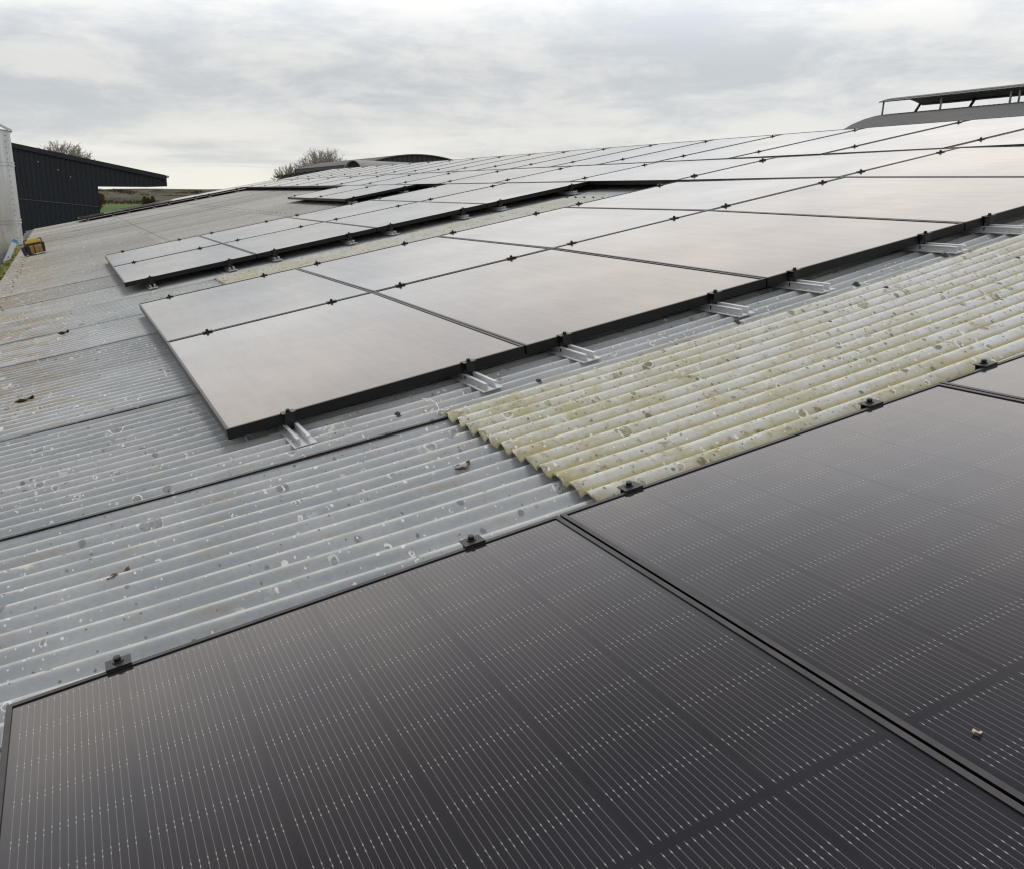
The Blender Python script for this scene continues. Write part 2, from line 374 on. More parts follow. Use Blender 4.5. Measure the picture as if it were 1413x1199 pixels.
def sheet(s0, s1, v0, v1, mat, name='roof_sheet', seg=10, ns=6, label=None, lift=0.0, lip=0.0):
    q_ = 1.0 if v0 < 1 else .55 if v0 < 4 else .30
    mb = MB(); tint = rnd.random()
    ov_v, ov_s = 0.055, 0.13
    va, vb = v0, v1 + ov_v; sa, sb = s0, s1 + (ov_s if s1 < S_RIDGE - .01 else 0)
    nv = max(4, int((vb - va)/PITCH*seg))
    tilt = rnd.uniform(-0.0015, 0.0015)
    def pos(i, j):
        v = va + (vb - va)*j; s = sa + (sb - sa)*i + (0.004*math.sin(61*v + 1.3)*math.sin(23*v) - .003*max(0, math.sin(140*v)))*(1 - i)
        h = prof(v)
        n = CREST - 2*AMP*(1 - h) + 0.010*q_*(1 - j) + 0.013*q_*(1 - i) - 0.004 + lift + tilt*math.sin(7*s + v)
        if lip and j < 0.05: n += lip*(1 - j/0.05)
        return (s, v + bow(s), n)
    def uvf(i, j): return (prof(va + (vb - va)*j), tint)
    mb.grid(pos, ns, nv, True, uvf)
    # sheet thickness along the near and lower edges
    T_ = 0.0055*q_ + .001
    for j in range(nv):
        a = pos(0, j/nv); b = pos(0, (j+1)/nv)
        mb.face([b, a, (a[0]+.001, a[1], a[2]-T_), (b[0]+.001, b[1], b[2]-T_)], [(0.3, tint)]*4)
    for i in range(ns):
        a = pos(i/ns, 0); b = pos((i+1)/ns, 0)
        mb.face([a, b, (b[0], b[1]+.001, b[2]-T_), (a[0], a[1]+.001, a[2]-T_)], [(0.3, tint)]*4)
    o = mb.build(name, mat, barn)
    if label: o['label'] = label
    return o

near_rows = [-4.68, -3.58, -2.48, -1.38, -0.283, 0.893, 1.912, 2.696, 3.637, 4.735, 5.832, 6.93, 8.0]
S_LAPS = [S_EAVE, 0.668, 2.62, 4.40, 6.15, S_RIDGE]
for r in range(len(near_rows) - 1):
    v0, v1 = near_rows[r], near_rows[r+1]
    if v1 < -1.0: spans = [(S_EAVE, .668, 0), (.668, 4.40, v0 > -2.6)]
    elif v1 < 0: spans = [(S_EAVE, .668, 0), (.668, 4.40, 1), (4.40, S_RIDGE, 0)]
    elif abs(v0 - 3.637) < .05: spans = [(S_EAVE, .70, 0), (.70, 4.18, 1), (4.18, S_RIDGE, 0)]
    elif v0 < 3.0: spans = [(S_EAVE, 4.40, 0), (4.40, S_RIDGE, 0)]
    else: spans = [(S_EAVE, .80, 0), (.80, 2.62, 0), (2.62, 4.40, 0), (4.40, S_RIDGE, 0)]
    for s0, s1, yel in spans:
        ns = max(6, int((s1 - s0)*4))
        if yel: sheet(s0, s1, v0, v1, M_yel, 'roof_sheet', 16 if v0 < 0 else 8, ns, 'yellowed corrugated sheet spotted with lichen', lift=0.013)
        else: sheet(s0, s1, v0, v1, M_grey, 'roof_sheet', 16 if (v0 < 1 and s0 < 1) else 8, ns)
v = 8.0
while v < V_END - .1:
    v1 = min(v + 2.2, V_END)
    for c in range(3):
        s0, s1 = (S_EAVE, 0.80, 2.62)[c], (0.80, 2.62, S_RIDGE)[c]
        sheet(s0, s1, v, v1, M_grey, 'roof_sheet', 6, 4)
    v = v1
# roof fixings: domed bolts through the sheets along the purlins
M_bolt = plain('rusty_bolt', (0.06, 0.055, 0.05), 0.7, 0.2, 0.4, 60)
bm_ = MB(); _r0 = .0115
bm_.grid(lambda i, j: (_r0*math.cos(2*PI*i)*math.cos(PI/2*j), _r0*math.sin(2*PI*i)*math.cos(PI/2*j), .012*math.sin(PI/2*j)), 8, 3)
bm_.tube((0, 0, -.004), (0, 0, .0005), .016, n=9)
BOLT = bm_.mesh('roof_fixing', M_bolt); far_fx = MB()
def bolt_at(s, vphase, near=True):
    k = round((vphase + 0.283)/PITCH); vv = k*PITCH - 0.283
    c = Vector((s, vv + bow(s), CREST + 0.009)); q = rnd.uniform(.85, 1.15)
    if near: inst('roof_fixing', BOLT, barn, Matrix.Translation(c) @ Matrix.Rotation(rnd.uniform(0, 6), 4, 'Z') @ Matrix.Scale(q, 4))
    else: far_fx.tube(c, c + Vector((0, 0, .007)), .0095, .006, 6)
for s, v0, v1, st in ((0.79, -1.2, -0.3, .157), (2.54, -1.3, -.3, .235), (1.55, -1.2, -.3, .47), (2.07, -1.1, -.4, .3), (3.1, -.5, -.1, .25)):
    v = v0
    while v < v1: bolt_at(s + rnd.uniform(-.01, .01), v + rnd.uniform(-.01, .01)); v += st
for s, v in ((1.92, -.19), (3.086, -.186), (2.55, -.22), (1.0, -.6), (1.05, -.17), (.55, -.16)): bolt_at(s, v)
for k in range(9): bolt_at(4.2, 4.1 + .157*k)
v = 8.0
while v < 23.0:
    bolt_at(0.90, v, False); bolt_at(2.72, v, False); v += .157*2
v = 4.0
while v < 14: bolt_at(-1.05 + rnd.uniform(-.03, .03), v, False); v += rnd.choice((.314, .392, .47, .63))
o = far_fx.build('roof_fixing', M_bolt, barn); o['kind'] = 'stuff'
# far slope beyond the ridge, ridge cap, walls
M_wallb = plain('barn_boards', (0.16, 0.15, 0.13), 0.8, 0, 0.3, 3)
mb = MB()
def far_slope(i, j):
    vv = -4.6 + (V_END + 4.6)*j; d = 9.0*i
    return (S_RIDGE + d*math.cos(2*SLOPE), vv, CREST - .01 - d*math.sin(2*SLOPE) + AMP*math.cos(2*PI*vv/.15))
mb.grid(far_slope, 2, 400, True, lambda i, j: (.5, .5)); mb.build('roof_sheet', M_grey, barn)
mb = MB(); mb.tube((S_RIDGE, -4.6, CREST - .06), (S_RIDGE, V_END + .05, CREST - .06), .09, n=12); mb.build('ridge_cap', M_grey, barn)
RI = ROOF.inverted()
def wpt(x, y, z): return RI @ Vector((x, y, z))
GROUND = -4.6
mb = MB()
ex, ez = -1.12, -0.42
rx = S_RIDGE*math.cos(SLOPE); rz = S_RIDGE*math.sin(SLOPE) - .15
P = [wpt(ex, V_END - .1, GROUND), wpt(2*rx - ex, V_END - .1, GROUND), wpt(2*rx - ex, V_END - .1, ez), wpt(rx, V_END - .1, rz), wpt(ex, V_END - .1, ez)]
mb.face(P)
mb.face([p + Vector((0, -29.6, 0)) for p in P][::-1])
mb.face([wpt(ex, -4.4, GROUND), wpt(ex, V_END - .1, GROUND), wpt(ex, V_END - .1, ez), wpt(ex, -4.4, ez)])
mb.build('wall', M_wallb, barn)
# eaves gutter with moss
M_gut = plain('dark_gutter', (0.035, 0.034, 0.032), 0.6, 0, 0.3, 8)
mb = MB()
def gut(i, j):
    a = PI*i; vv = -4.6 + (V_END + 4.6)*j
    return (S_EAVE - .075 - .085*math.cos(a)*1, vv, CREST - .055 - .085*math.sin(a))
mb.grid(gut, 10, 40); 
def gut2(i, j):
    q = gut(i, j); return (q[0]*1.0 + (q[0] - (S_EAVE - .075))*.05, q[1], q[2] - .004)
mb.grid(lambda i, j: gut2(1 - i, j), 10, 40)
g = mb.build('gutter', M_gut, barn)
mb = MB()
mb.box(-.19, .05, 0, .045, -.05, .012); mb.box(-.19, -.16, 0, .045, -.15, -.05)
BRK = mb.mesh('gutter_bracket', plain('galvanised_bracket', (0.42, 0.42, 0.38), .6, .3, .4, 30))
for vv in [15.0, 16.6, 18.3, 20.0, 21.7, 23.2, 24.6]: inst('gutter_bracket', BRK, g, Matrix.Translation((S_EAVE, vv, CREST)))

M_moss, t, p = material('gutter_moss')
co = t.new('ShaderNodeTexCoord').outputs['Object']; nn_ = t.noise(co, 14, 5, .7)
t.put(p.inputs['Base Color'], t.mix(t.ramp(nn_, .38, .62), (0.085, 0.075, 0.03), (0.25, 0.235, 0.07)))
p.inputs['Roughness'].default_value = .95; p.inputs['Specular IOR Level'].default_value = .1
mb = MB(); r2_ = random.Random(9)
def bed(i, j):
    vv = 3.0 + 17.5*j; b_ = .5 + .5*math.sin(37*j*17.5 + 5*math.sin(11*vv + 4*i)) ; c_ = .5 + .5*math.sin(9.7*vv + 3*math.sin(23*vv))
    return (S_EAVE - .185 + .21*i + .012*math.sin(31*vv), vv, CREST - .042 + .030*math.sin(PI*i)*(.35 + .65*b_) + .022*c_*math.sin(PI*i))
mb.grid(bed, 7, 900, False)
for k in range(3600):
    vv = r2_.uniform(5.0, 18.0); 
    if r2_.random() > 1.15 - (vv - 6)/15: continue
    c = Vector((S_EAVE - .08 + r2_.gauss(0, .045), vv, CREST - .07 + abs(r2_.gauss(0, .028)))); r0 = r2_.uniform(.012, .036)
    u1 = Vector((r2_.gauss(0, 1), r2_.gauss(0, 1), r2_.gauss(0, 1))).normalized(); u2 = u1.orthogonal().normalized(); u3 = u1.cross(u2)
    pts = [c + q*r0*r2_.uniform(.6, 1.2) for q in (u1, u2, -u1, -u2)]
    top = c + u3*r0*.8; bot = c - u3*r0*.8
    for q in range(4):
        mb.face([pts[q], pts[(q+1) % 4], top]); mb.face([pts[(q+1) % 4], pts[q], bot])
o = mb.build('moss', M_moss); o.matrix_world = ROOF.copy(); tag(o, 'yellow-green moss growing along the roof gutter', 'moss', kind='stuff')

# ------------------------------------------------------------------ solar panels
FH = 0.037
def panel_meshes(w, l, rot):
    fr = MB(); lip = .0105
    for (x0, x1, y0, y1) in ((0, w, 0, lip), (0, w, l - lip, l), (0, lip, lip, l - lip), (w - lip, w, lip, l - lip)):
        fr.box(x0, x1, y0, y1, -FH, 0)
    gm = MB(); z = -.0026
    a, b = lip - .002, lip - .002
    c = [(a, b), (w - a, b), (w - a, l - b), (a, l - b)]
    uv = [(q[0], q[1]) for q in c] if not rot else [(q[1], q[0]) for q in c]
    gm.face([(q[0], q[1], z) for q in c], uv)
    bk = MB(); bk.box(lip + .0002, w - lip - .0002, lip + .0002, l - lip - .0002, -.009, -.004)
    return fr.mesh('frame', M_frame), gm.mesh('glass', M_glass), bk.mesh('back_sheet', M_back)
PM = panel_meshes(PW, PL, False); LM = panel_meshes(PL, PW, True)
def panel(mat, meshes, label, group):
    e = bpy.data.objects.new('solar_panel', None); e.empty_display_size = .2; link(e); e.matrix_world = mat
    for n, me in zip(('frame', 'glass', 'back_sheet'), meshes): inst(n, me, e)
    tag(e, label, 'solar panel', group); return e
def plane_mat(s, v, n, al=0.0, be=0.0, yaw=0.0):
    """placement on the roof: corner at (s, v, n), tilted al about the barn axis, be along it"""
    return ROOF @ Matrix.Translation((s, v, n)) @ Matrix.Rotation(-al, 4, 'Y') @ Matrix.Rotation(be, 4, 'X') @ Matrix.Rotation(yaw, 4, 'Z')

# clamps
def clamp_mesh(kind):
    mb = MB()
    if kind == 'mid':
        mb.box(-.025, .025, -.016, .016, .0005, .0045); mb.box(-.030, .030, -.0085, .0085, -.03, .0005)
    else:   # end clamp: plate that hooks over the frame at y<0, leg down outside, foot on the rail
        mb.box(-.0235, .0235, -.0045, .027, .0026, .0050); mb.box(-.0235, .0235, -.0085, -.0045, .0003, .0050)
        mb.box(-.021, .021, .0015, .0045, -.060, .0026); mb.box(-.017, .017, .0225, .0255, -.030, .0026)
    return mb.mesh('plate', M_clamp)
def bolt_mesh(kind):
    mb = MB(); y = 0 if kind == 'mid' else .013; z = .0045 if kind == 'mid' else .0052
    mb.tube((0, y, z), (0, y, z + .002), .0105, n=14); mb.tube((0, y, z + .002), (0, y, z + .0100), .0068, n=12)
    mb.tube((0, y, z + .0100), (0, y, z + .0103), .0035, n=6)
    return mb.mesh('bolt', M_clamp)
CM = {k: (clamp_mesh(k), bolt_mesh(k)) for k in ('mid', 'end')}
def clamp(mat, kind, label, group):
    e = bpy.data.objects.new('panel_clamp', None); e.empty_display_size = .05; link(e); e.matrix_world = mat
    for n, me in zip(('plate', 'bolt'), CM[kind]): inst(n, me, e)
    tag(e, label, 'clamp', group)
def rail_mesh(h, L0=-.195):
    mb = MB(); L1 = .26
    mb.box(-.0385, .0385, L0, L1, 0, .0032)
    for s in (-1, 1):
        mb.box(s*.0145 - .0022, s*.0145 + .0022, L0 + .012, L1, .0032, h - .0035)
        mb.box(s*.0185 - .0055, s*.0185 + .0055, L0 + .012, L1, h - .0035, h)
    return mb.mesh('channel', M_alu)
_mb = MB(); _mb.tube((0, 0, .0032), (0, 0, .0075), .0055, n=8)
SCREW = _mb.mesh('screw', M_alu)
def rail(s, v, n_top, label, group):
    h = min(.026, n_top - (CREST + .0125))
    e = bpy.data.objects.new('mounting_rail', None); e.empty_display_size = .1; link(e)
    e.matrix_world = ROOF @ Matrix.Translation((s, v, CREST + .0125))
    inst('channel', rail_mesh(h, -.195 if v < 3 else -.085), e); 
    for sx_, y_ in ((-.0295, -.12), (.0295, -.12), (-.0295, .10), (.0295, .10)): inst('screw', SCREW, e, Matrix.Translation((sx_, y_, 0)))
    tag(e, label, 'mounting rail', group)

SU, SV = PW + GAP_U, PL + GAP_V
CL = [.213, .895, 1.300, 2.003, 2.412, 3.155, 3.555, 4.355, 4.752, 5.50]
ordn = ['first', 'second', 'third', 'fourth', 'fifth', 'sixth', 'seventh', 'eighth', 'ninth', 'tenth', 'eleventh', 'twelfth', 'thirteenth', 'fourteenth',
        'fifteenth', 'sixteenth', 'seventeenth', 'eighteenth', 'nineteenth', 'twentieth', 'twenty-first', 'twenty-second', 'twenty-third', 'twenty-fourth', 'twenty-fifth']
def jit(a): return rnd.uniform(-a, a)

# foreground array (at the photographer's feet)
A0 = ROOF @ Matrix.Translation((-.629, -1.2897, -.0324)) @ Matrix.Rotation(.00687, 4, 'Y') @ Matrix.Rotation(-.0152, 4, 'X')
a_lab = ['black solar panel at the lower left corner of the photo, busbar wires clearly visible',
         'black solar panel in the foreground right of the lower left one, small leaf on it',
         'black solar panel cut by the right edge of the photo, beside the yellow sheets']
ga = 'solar panels in the foreground array'
for k in range(3):
    x0 = k*SU*1.0125
    panel(A0 @ Matrix.Translation((x0, -PL, 0)) @ Matrix.Scale(1.0135, 4, (1, 0, 0)), PM, a_lab[k], ga)
for k, s in enumerate([-.43, .313, .717, 1.449, 1.859]):
    nm = ['leftmost', 'second from left', 'third from left', 'fourth from left', 'rightmost']
    clamp(A0 @ Matrix.Translation(((s + .629), 0, 0)), 'end', 'black clamp on the far edge of the foreground panels, ' + nm[k], 'clamps along the foreground panels')
    rl = ['leftmost', 'second', 'third', 'fourth', 'rightmost']

# block of panels: columns u0..u1, rows from v0
flip = Matrix.Rotation(PI, 4, 'Z')
def block(v0, nrows, c0, c1, nn_, arr, rowname, gname, front=True, back=True, rails=True):
    """nn_: normal offset at each row line"""
    for r in range(nrows):
        va = v0 + r*SV; be = math.atan2(nn_[r+1] - nn_[r], PL)
        for c in range(c0, c1):
            panel(plane_mat(c*SU, va, nn_[r] + jit(.0004), jit(.0005), be + jit(.0006)), PM,
                  f'black solar panel in {arr}, {rowname[r]}{ordn[c - c0]} from the eaves', gname)
    for r in range(nrows + 1):
        if r == 0 and not front or r == nrows and not back: continue
        kind = 'end' if r in (0, nrows) else 'mid'
        va = v0 + r*SV - (GAP_V if r == nrows else GAP_V/2 if r else 0)
        for i, s in enumerate(q for q in CL if c0*SU <= q <= c1*SU):
            mt = plane_mat(s, va, nn_[r])
            if r == 0: mt = mt @ flip
            where = 'front edge' if r == 0 else 'far edge' if r == nrows else 'middle joint'
            clamp(mt, kind, f'black clamp, {where} of {arr}, {ordn[i]} from eaves', f'clamps on {arr}')
            if r == 0 and rails:
                rail(s, v0, nn_[0] - FH, f'short aluminium rail under {arr}, {ordn[i]} from the eaves', f'rails under {arr}')
two = ['front row, ', 'back row, ']
block(0.0, 2, 0, 4, [-.0212, 0.0, -.0102], 'the nearer big array', two, 'solar panels of the nearer array')
block(4.993, 2, 0, 4, [-.0015]*3, 'the array past the mossy strip', two, 'solar panels of the second array')
block(9.70, 2, 3, 4, [0.0]*3, 'the two-panel stub', two, 'solar panels of the short pair')
block(23.35, 1, 0, 4, [0.0]*2, 'the last row at the far roof end', [''], 'solar panels at the far roof end', back=False)
# column of upright panels under the ridge row
vs = .06; k = 0; gv = 'solar panels in the column below the ridge row'
S5 = 4*SU + .001
while vs + PL < V_END:
    panel(plane_mat(S5, vs, (-.0205, .0004, -.0038, 0)[min(k, 3)] + jit(.0005), jit(.0005), (.0119, -.0024, .0021, 0)[min(k, 3)] + jit(.0005)), PM, f'black solar panel in the upright column below the ridge row, {ordn[k]} from near', gv)
    for i, s in enumerate((4.752, 5.50)):
        mt = plane_mat(s, vs - .01 if k else vs, 0.0)
        if k == 0: mt = mt @ flip
        clamp(mt, 'mid' if k else 'end', f'black {"lower" if i == 0 else "upper"} clamp, {ordn[k]} joint of the column below the ridge row', 'clamps on the column below the ridge row')
        if k == 0: rail(s, vs, -FH, f'short {"lower" if i == 0 else "upper"} aluminium rail under the near end of the upright column', 'rails under the column below the ridge row')
    vs += SV; k += 1
# ridge row, panels lying along the slope
pu = 1.1645; k = 0; S6 = 5*SU + .003
v0 = 3.112 - 3*pu
while v0 + PW < V_END - .6:
    panel(plane_mat(S6, v0 + .02, .0012 + jit(.0006), jit(.0004), jit(.0005)), LM, f'black solar panel lying lengthwise in the ridge row, {ordn[k]} from the near end', 'solar panels in the ridge row')
    for i, s in enumerate((6.06, 7.30)):
        clamp(plane_mat(s, v0 - .003, .0012), 'mid', f'black {"lower" if i == 0 else "upper"} clamp, {ordn[k]} joint of the ridge row of panels', 'clamps in the ridge row')
    v0 += pu; k += 1

# ------------------------------------------------------------------ bits lying on the roof
M_leaf = plain('dead_leaf', (0.16, 0.085, 0.045), .8, 0, .5, 60); M_chip = plain('pale_chip', (0.5, 0.42, 0.28), .8, 0, .3, 80)
def leaf(s, v, n, l, wd, ang, mat, label, name='dead_leaf', curl=.35, cat='leaf'):
    mb = MB()
    def pos(i, j):
        a = (i - .5)*2; b = (j - .5)*2; ww = wd*(1 - abs(a)**2.2)*.5*(1 + .25*math.sin(9*a))
        return (a*l/2, b*ww, curl*wd*(b*b + .5*a*a) + .004*math.sin(5*a + 3*b))
    mb.grid(pos, 10, 5)
    o = mb.build(name, mat); o.matrix_world = ROOF @ Matrix.Translation((s, v, n)) @ Matrix.Rotation(ang, 4, 'Z')
    sd_ = o.modifiers.new('thick', 'SOLIDIFY'); sd_.thickness = .0012
    tag(o, label, cat)
leaf(.536, -.715, CREST - .010, .050, .026, .15, M_leaf, 'curled reddish brown dead leaf near the lower edge of the yellow sheets', curl=.35)
leaf(-.415, -.722, CREST + .002, .060, .012, .35, M_leaf, 'thin brown twig-like dead leaf on the grey sheets left of the foreground panels', curl=.5)
M_dark = plain('dark_debris', (0.02, 0.018, 0.018), .7)
leaf(-.71, 1.62, CREST + .0125, .09, .022, .2, M_dark, 'black scrap on the grey sheets at the left edge', 'debris', .4, 'debris')
leaf(-.52, 3.50, CREST + .0125, .07, .03, .1, M_dark, 'small black scrap on the grey sheets left of the middle array', 'debris', .4, 'debris')
o_ = leaf
mb = MB()
mb.grid(lambda i, j: ((i - .5)*.0125*(1 - .9*(j - .5)**2), (j - .5)*.0075*(.4 + .6*math.sin(PI*(.15 + .8*i))) + .002*math.sin(7*i), .0008 + .0014*math.sin(PI*i + 2*j)), 6, 4)
o = mb.build('leaf_fragment', M_chip); o.matrix_world = A0 @ Matrix.Translation((1.215, -.945, .0015)) @ Matrix.Rotation(-.6, 4, 'Z')
sm_ = o.modifiers.new('thick', 'SOLIDIFY'); sm_.thickness = .0007
tag(o, 'tiny pale leaf fragment lying on the foreground panel at right', 'leaf')
mb = MB()
tie = [(.648, -.150, CREST + .040), (.660, -.185, CREST + .042), (.672, -.215, CREST + .032), (.667, -.245, CREST + .018), (.680, -.262, CREST + .014), (.700, -.252, CREST + .013)]
for a, b in zip(tie, tie[1:]): mb.tube(a, b, .0017, n=6)
mb.tube(tie[3], (.650, -.262, CREST + .012), .0017, n=6)
o = mb.build('cable_tie', plain('white_plastic', (.75, .75, .73), .4)); o.matrix_world = ROOF.copy()
tag(o, 'thin white cable tie sticking up at the corner of the yellow sheets', 'cable tie')

# ------------------------------------------------------------------ tool bag, ladder
M_bk = plain('black_plastic', (0.014, 0.014, 0.016), .55); M_ylw = plain('yellow_plastic', (0.52, 0.36, 0.05), .5, 0, .3, 14)
M_tan = plain('tan_fabric', (0.25, 0.155, 0.05), .8, 0, .6, 14, .3); M_blu = plain('navy_fabric', (0.02, 0.03, 0.07), .7)
tb = empty('tool_bag', ROOF @ Matrix.Translation((-.90, 13.15, CREST + .012)) @ Matrix.Rotation(.12, 4, 'Z') @ Matrix.Scale(.86, 4))
tag(tb, 'open yellow and black tool bag standing near the gutter', 'tool bag')
mb = MB(); mb.hexa([(-.15,-.12,0),(.17,-.12,0),(.17,.12,0),(-.15,.12,0)], [(-.165,-.13,.20),(.185,-.13,.20),(.185,.13,.20),(-.165,.13,.20)]); mb.build('body', M_bk, tb, .012)
mb = MB()
for x in (-.06, .02, .085): mb.hexa([(x-.03,-.165,.015),(x+.03,-.165,.015),(x+.03,-.123,.015),(x-.03,-.123,.015)], [(x-.034,-.17,.15),(x+.034,-.17,.15),(x+.034,-.131,.17),(x-.034,-.131,.17)])
mb.build('pocket', M_tan, tb, .008)
mb = MB(); mb.box(-.12, .13, -.11, .10, .203, .245); mb.hexa([(-.10,-.075,.245),(.11,-.075,.245),(.11,.03,.245),(-.10,.03,.245)], [(-.085,-.06,.285),(.09,-.06,.285),(.09,.02,.285),(-.085,.02,.285)]); mb.build('lid', M_ylw, tb, .01)
mb = MB(); mb.hexa([(-.215,-.10,0),(-.17,-.10,0),(-.17,.08,0),(-.215,.08,0)], [(-.235,-.11,.15),(-.168,-.11,.17),(-.168,.09,.17),(-.235,.09,.15)]); mb.build('side_pouch', M_blu, tb, .01)
mb = MB()
for x0, x1, z0, z1 in ((-.15,-.15,.15,.265),(.16,.16,.15,.265),(-.15,.16,.265,.265)): mb.tube((x0,.02,z0),(x1,.02,z1),.011)
mb.build('handle', M_bk, tb)
mb = MB(); mb.tube((-.05,-.20,.012),(.25,-.15,.012),.007); mb.box(-.01,.05,-.215,-.17,.004,.02)
o = mb.build('hand_tool', M_alu); o.matrix_world = tb.matrix_world.copy(); tag(o, 'small metal hand tool lying in front of the tool bag', 'tool')

ld = empty('ladder'); tag(ld, 'aluminium ladder with blue end cap leaning on the eaves beside the silo', 'ladder')
base = Vector((-3.55, 12.75, GROUND)); top = Vector((-1.175, 13.25, -0.085)); dr = (top - base).normalized()
sx = dr.cross(Vector((1, -.35, 0)).normalized()).normalized(); sx = Vector((-.045, .99, 0)).normalized(); sx = (sx - dr*sx.dot(dr)).normalized(); nz = dr.cross(sx)
def obox(mb, c0, c1, wv, wx, nv_, wn):
    b = [c0 + wv*a*wx + nv_*d*wn for a, d in ((-1,-1),(1,-1),(1,1),(-1,1))]; t_ = [c1 + wv*a*wx + nv_*d*wn for a, d in ((-1,-1),(1,-1),(1,1),(-1,1))]
    mb.hexa(b, t_)
M_lad = plain('ladder_aluminium', (0.60, 0.62, 0.64), .42, .35, .1, 12)
for k in (0, 1):
    o_s = sx*(.38*k)
    mb = MB(); obox(mb, base + o_s, top + o_s, nz, .036, sx, .014); mb.build('stile', M_lad, ld)
    mb = MB(); obox(mb, top + o_s, top + dr*.05 + o_s, nz, .039, sx, .017); mb.build('end_cap', plain('blue_cap', (.08, .28, .5), .5), ld)
mb = MB(); q = .25
Lld = (top - base).length
while q < Lld: mb.tube(base + dr*q, base + dr*q + sx*.38, .015); q += .28
mb.build('rung', M_lad, ld)
mb = MB(); q = .39
while q < Lld: c = base + dr*q; mb.tube(c + nz*.0, c - sx*.0165, .011); q += .56
mb.build('rivet', M_bk, ld)

# ------------------------------------------------------------------ silo
M_galv, t, p = material('galvanised_steel')
co = t.new('ShaderNodeTexCoord').outputs['Object']; gx, gy, gz = t.sep(co)
st = t.noise(t.scale(co, (3, 3, .35)), 2.2, 6, .6); mt_ = t.noise(co, 1.3, 5, .6)
c = t.mix(t.ramp(st, .35, .65), (.50, .52, .52), (.64, .66, .66))
c = t.mix(t.m('MULTIPLY', t.ramp(mt_, .42, .62), t.ramp(gz, 1.4, -.6)), c, (.40, .385, .30))
t.put(p.inputs['Base Color'], c); p.inputs['Metallic'].default_value = .45; p.inputs['Roughness'].default_value = .5
si = empty('silo', Matrix.Translation((-2.72, 18.0, 0))); tag(si, 'galvanised steel silo with bolted seams at the left edge', 'silo')
SR = 1.5; ztop = 1.90
mb = MB(); mb.grid(lambda i, j: (SR*math.cos(2*PI*i), SR*math.sin(2*PI*i), GROUND + (ztop - GROUND)*j), 72, 12); mb.build('body', M_galv, si)
mb = MB(); mb.grid(lambda i, j: ((SR + .05)*(1 - j)*math.cos(2*PI*i) , (SR + .05)*(1 - j)*math.sin(2*PI*i), ztop - .02 + .85*j), 72, 6)
for k in range(24):
    a = 2*PI*k/24; mb.tube(((SR+.04)*math.cos(a), (SR+.04)*math.sin(a), ztop), (.1*math.cos(a), .1*math.sin(a), ztop + .80), .022, n=5)
mb.build('roof', M_galv, si)
mb = MB()
for zz in (1.24, .11, -1.02, -2.15, -3.3):
    for k in range(120):
        a = 2*PI*k/120; c = Vector((math.cos(a), math.sin(a), 0))
        for dz_ in (-.03, .03): mb.tube(c*(SR) + Vector((0,0,zz+dz_)), c*(SR+.016) + Vector((0,0,zz+dz_)), .012, n=5)
    mb.grid(lambda i, j, zz=zz: ((SR+.004)*math.cos(2*PI*i), (SR+.004)*math.sin(2*PI*i), zz - .055 + .11*j), 72, 1)
mb.build('ring_seam', M_galv, si)
mb = MB()
for a in (-.33, .25, 1.0, 2.0, -1.4, -2.4):
    c = Vector((math.cos(a), math.sin(a), 0)); zz = GROUND
    while zz < ztop:
        mb.tube(c*SR + Vector((0,0,zz)), c*(SR+.018) + Vector((0,0,zz)), .013, n=5); zz += .11
mb.build('seam_bolt', M_galv, si)

# ------------------------------------------------------------------ dark clad barn with a canopy
M_anth, t, p = material('anthracite_cladding')
co = t.new('ShaderNodeTexCoord').outputs['Object']
t.put(p.inputs['Base Color'], t.mix(t.noise(t.scale(co, (1, 1, .15)), 2.0, 4), (.012, .017, .021), (.019, .025, .030)))
p.inputs['Roughness'].default_value = .5; p.inputs['Specular IOR Level'].default_value = .3
db = empty('clad_barn', Matrix.Translation((0, 40, 0))); tag(db, 'anthracite steel clad barn with an overhanging canopy behind the silo', 'barn')
def roofz(x): return 2.58 - (x + 1.94)*(1.20/6.10)
def clad(x0, x1, zb, name, step=.2):
    mb = MB(); x = x0
    while x < x1 - .001:
        xa, xb, xc, xd = x, x + step*.62, x + step*.72, min(x + step, x1 + 0)
        for (p0, p1, y0, y1) in ((xa, xb, 0, 0), (xb, xc, 0, -.03), (xc, xd - .02, -.03, -.03), (xd - .02, xd, -.03, 0)):
            mb.face([(p0, y0, zb), (p1, y1, zb), (p1, y1, roofz(p1) - .06), (p0, y0, roofz(p0) - .06)])
        x += step
    return mb.build(name, M_anth, db)
clad(-7.2, 1.2, GROUND, 'wall'); clad(1.2, 4.05, .94, 'canopy_panel')
mb = MB(); mb.face([(1.2, 0, GROUND), (1.2, 10, GROUND), (1.2, 10, roofz(1.2) - .06), (1.2, 0, roofz(1.2) - .06)])
mb.face([(-7.2, 10, GROUND), (1.2, 10, GROUND), (1.2, 10, roofz(1.2)-.06), (-7.2, 10, roofz(-7.2)-.06)][::-1])
mb.face([(4.05, 0, .94), (4.05, 10, .94), (4.05, 10, roofz(4.05)-.06), (4.05, 0, roofz(4.05)-.06)])
mb.face([(1.2, .0, .945), (4.05, 0, .945), (4.05, 10, .945), (1.2, 10, .945)]); mb.build('side_wall', M_anth, db)
mb = MB(); x0, x1 = -7.4, 4.14
mb.hexa([(x0,-.12,roofz(x0)-.06),(x1,-.12,roofz(x1)-.06),(x1,10.1,roofz(x1)-.06),(x0,10.1,roofz(x0)-.06)], [(x0,-.12,roofz(x0)+.03),(x1,-.12,roofz(x1)+.03),(x1,10.1,roofz(x1)+.03),(x0,10.1,roofz(x0)+.03)])
mb.build('roof', plain('dark_roof', (.035, .04, .045), .5), db)
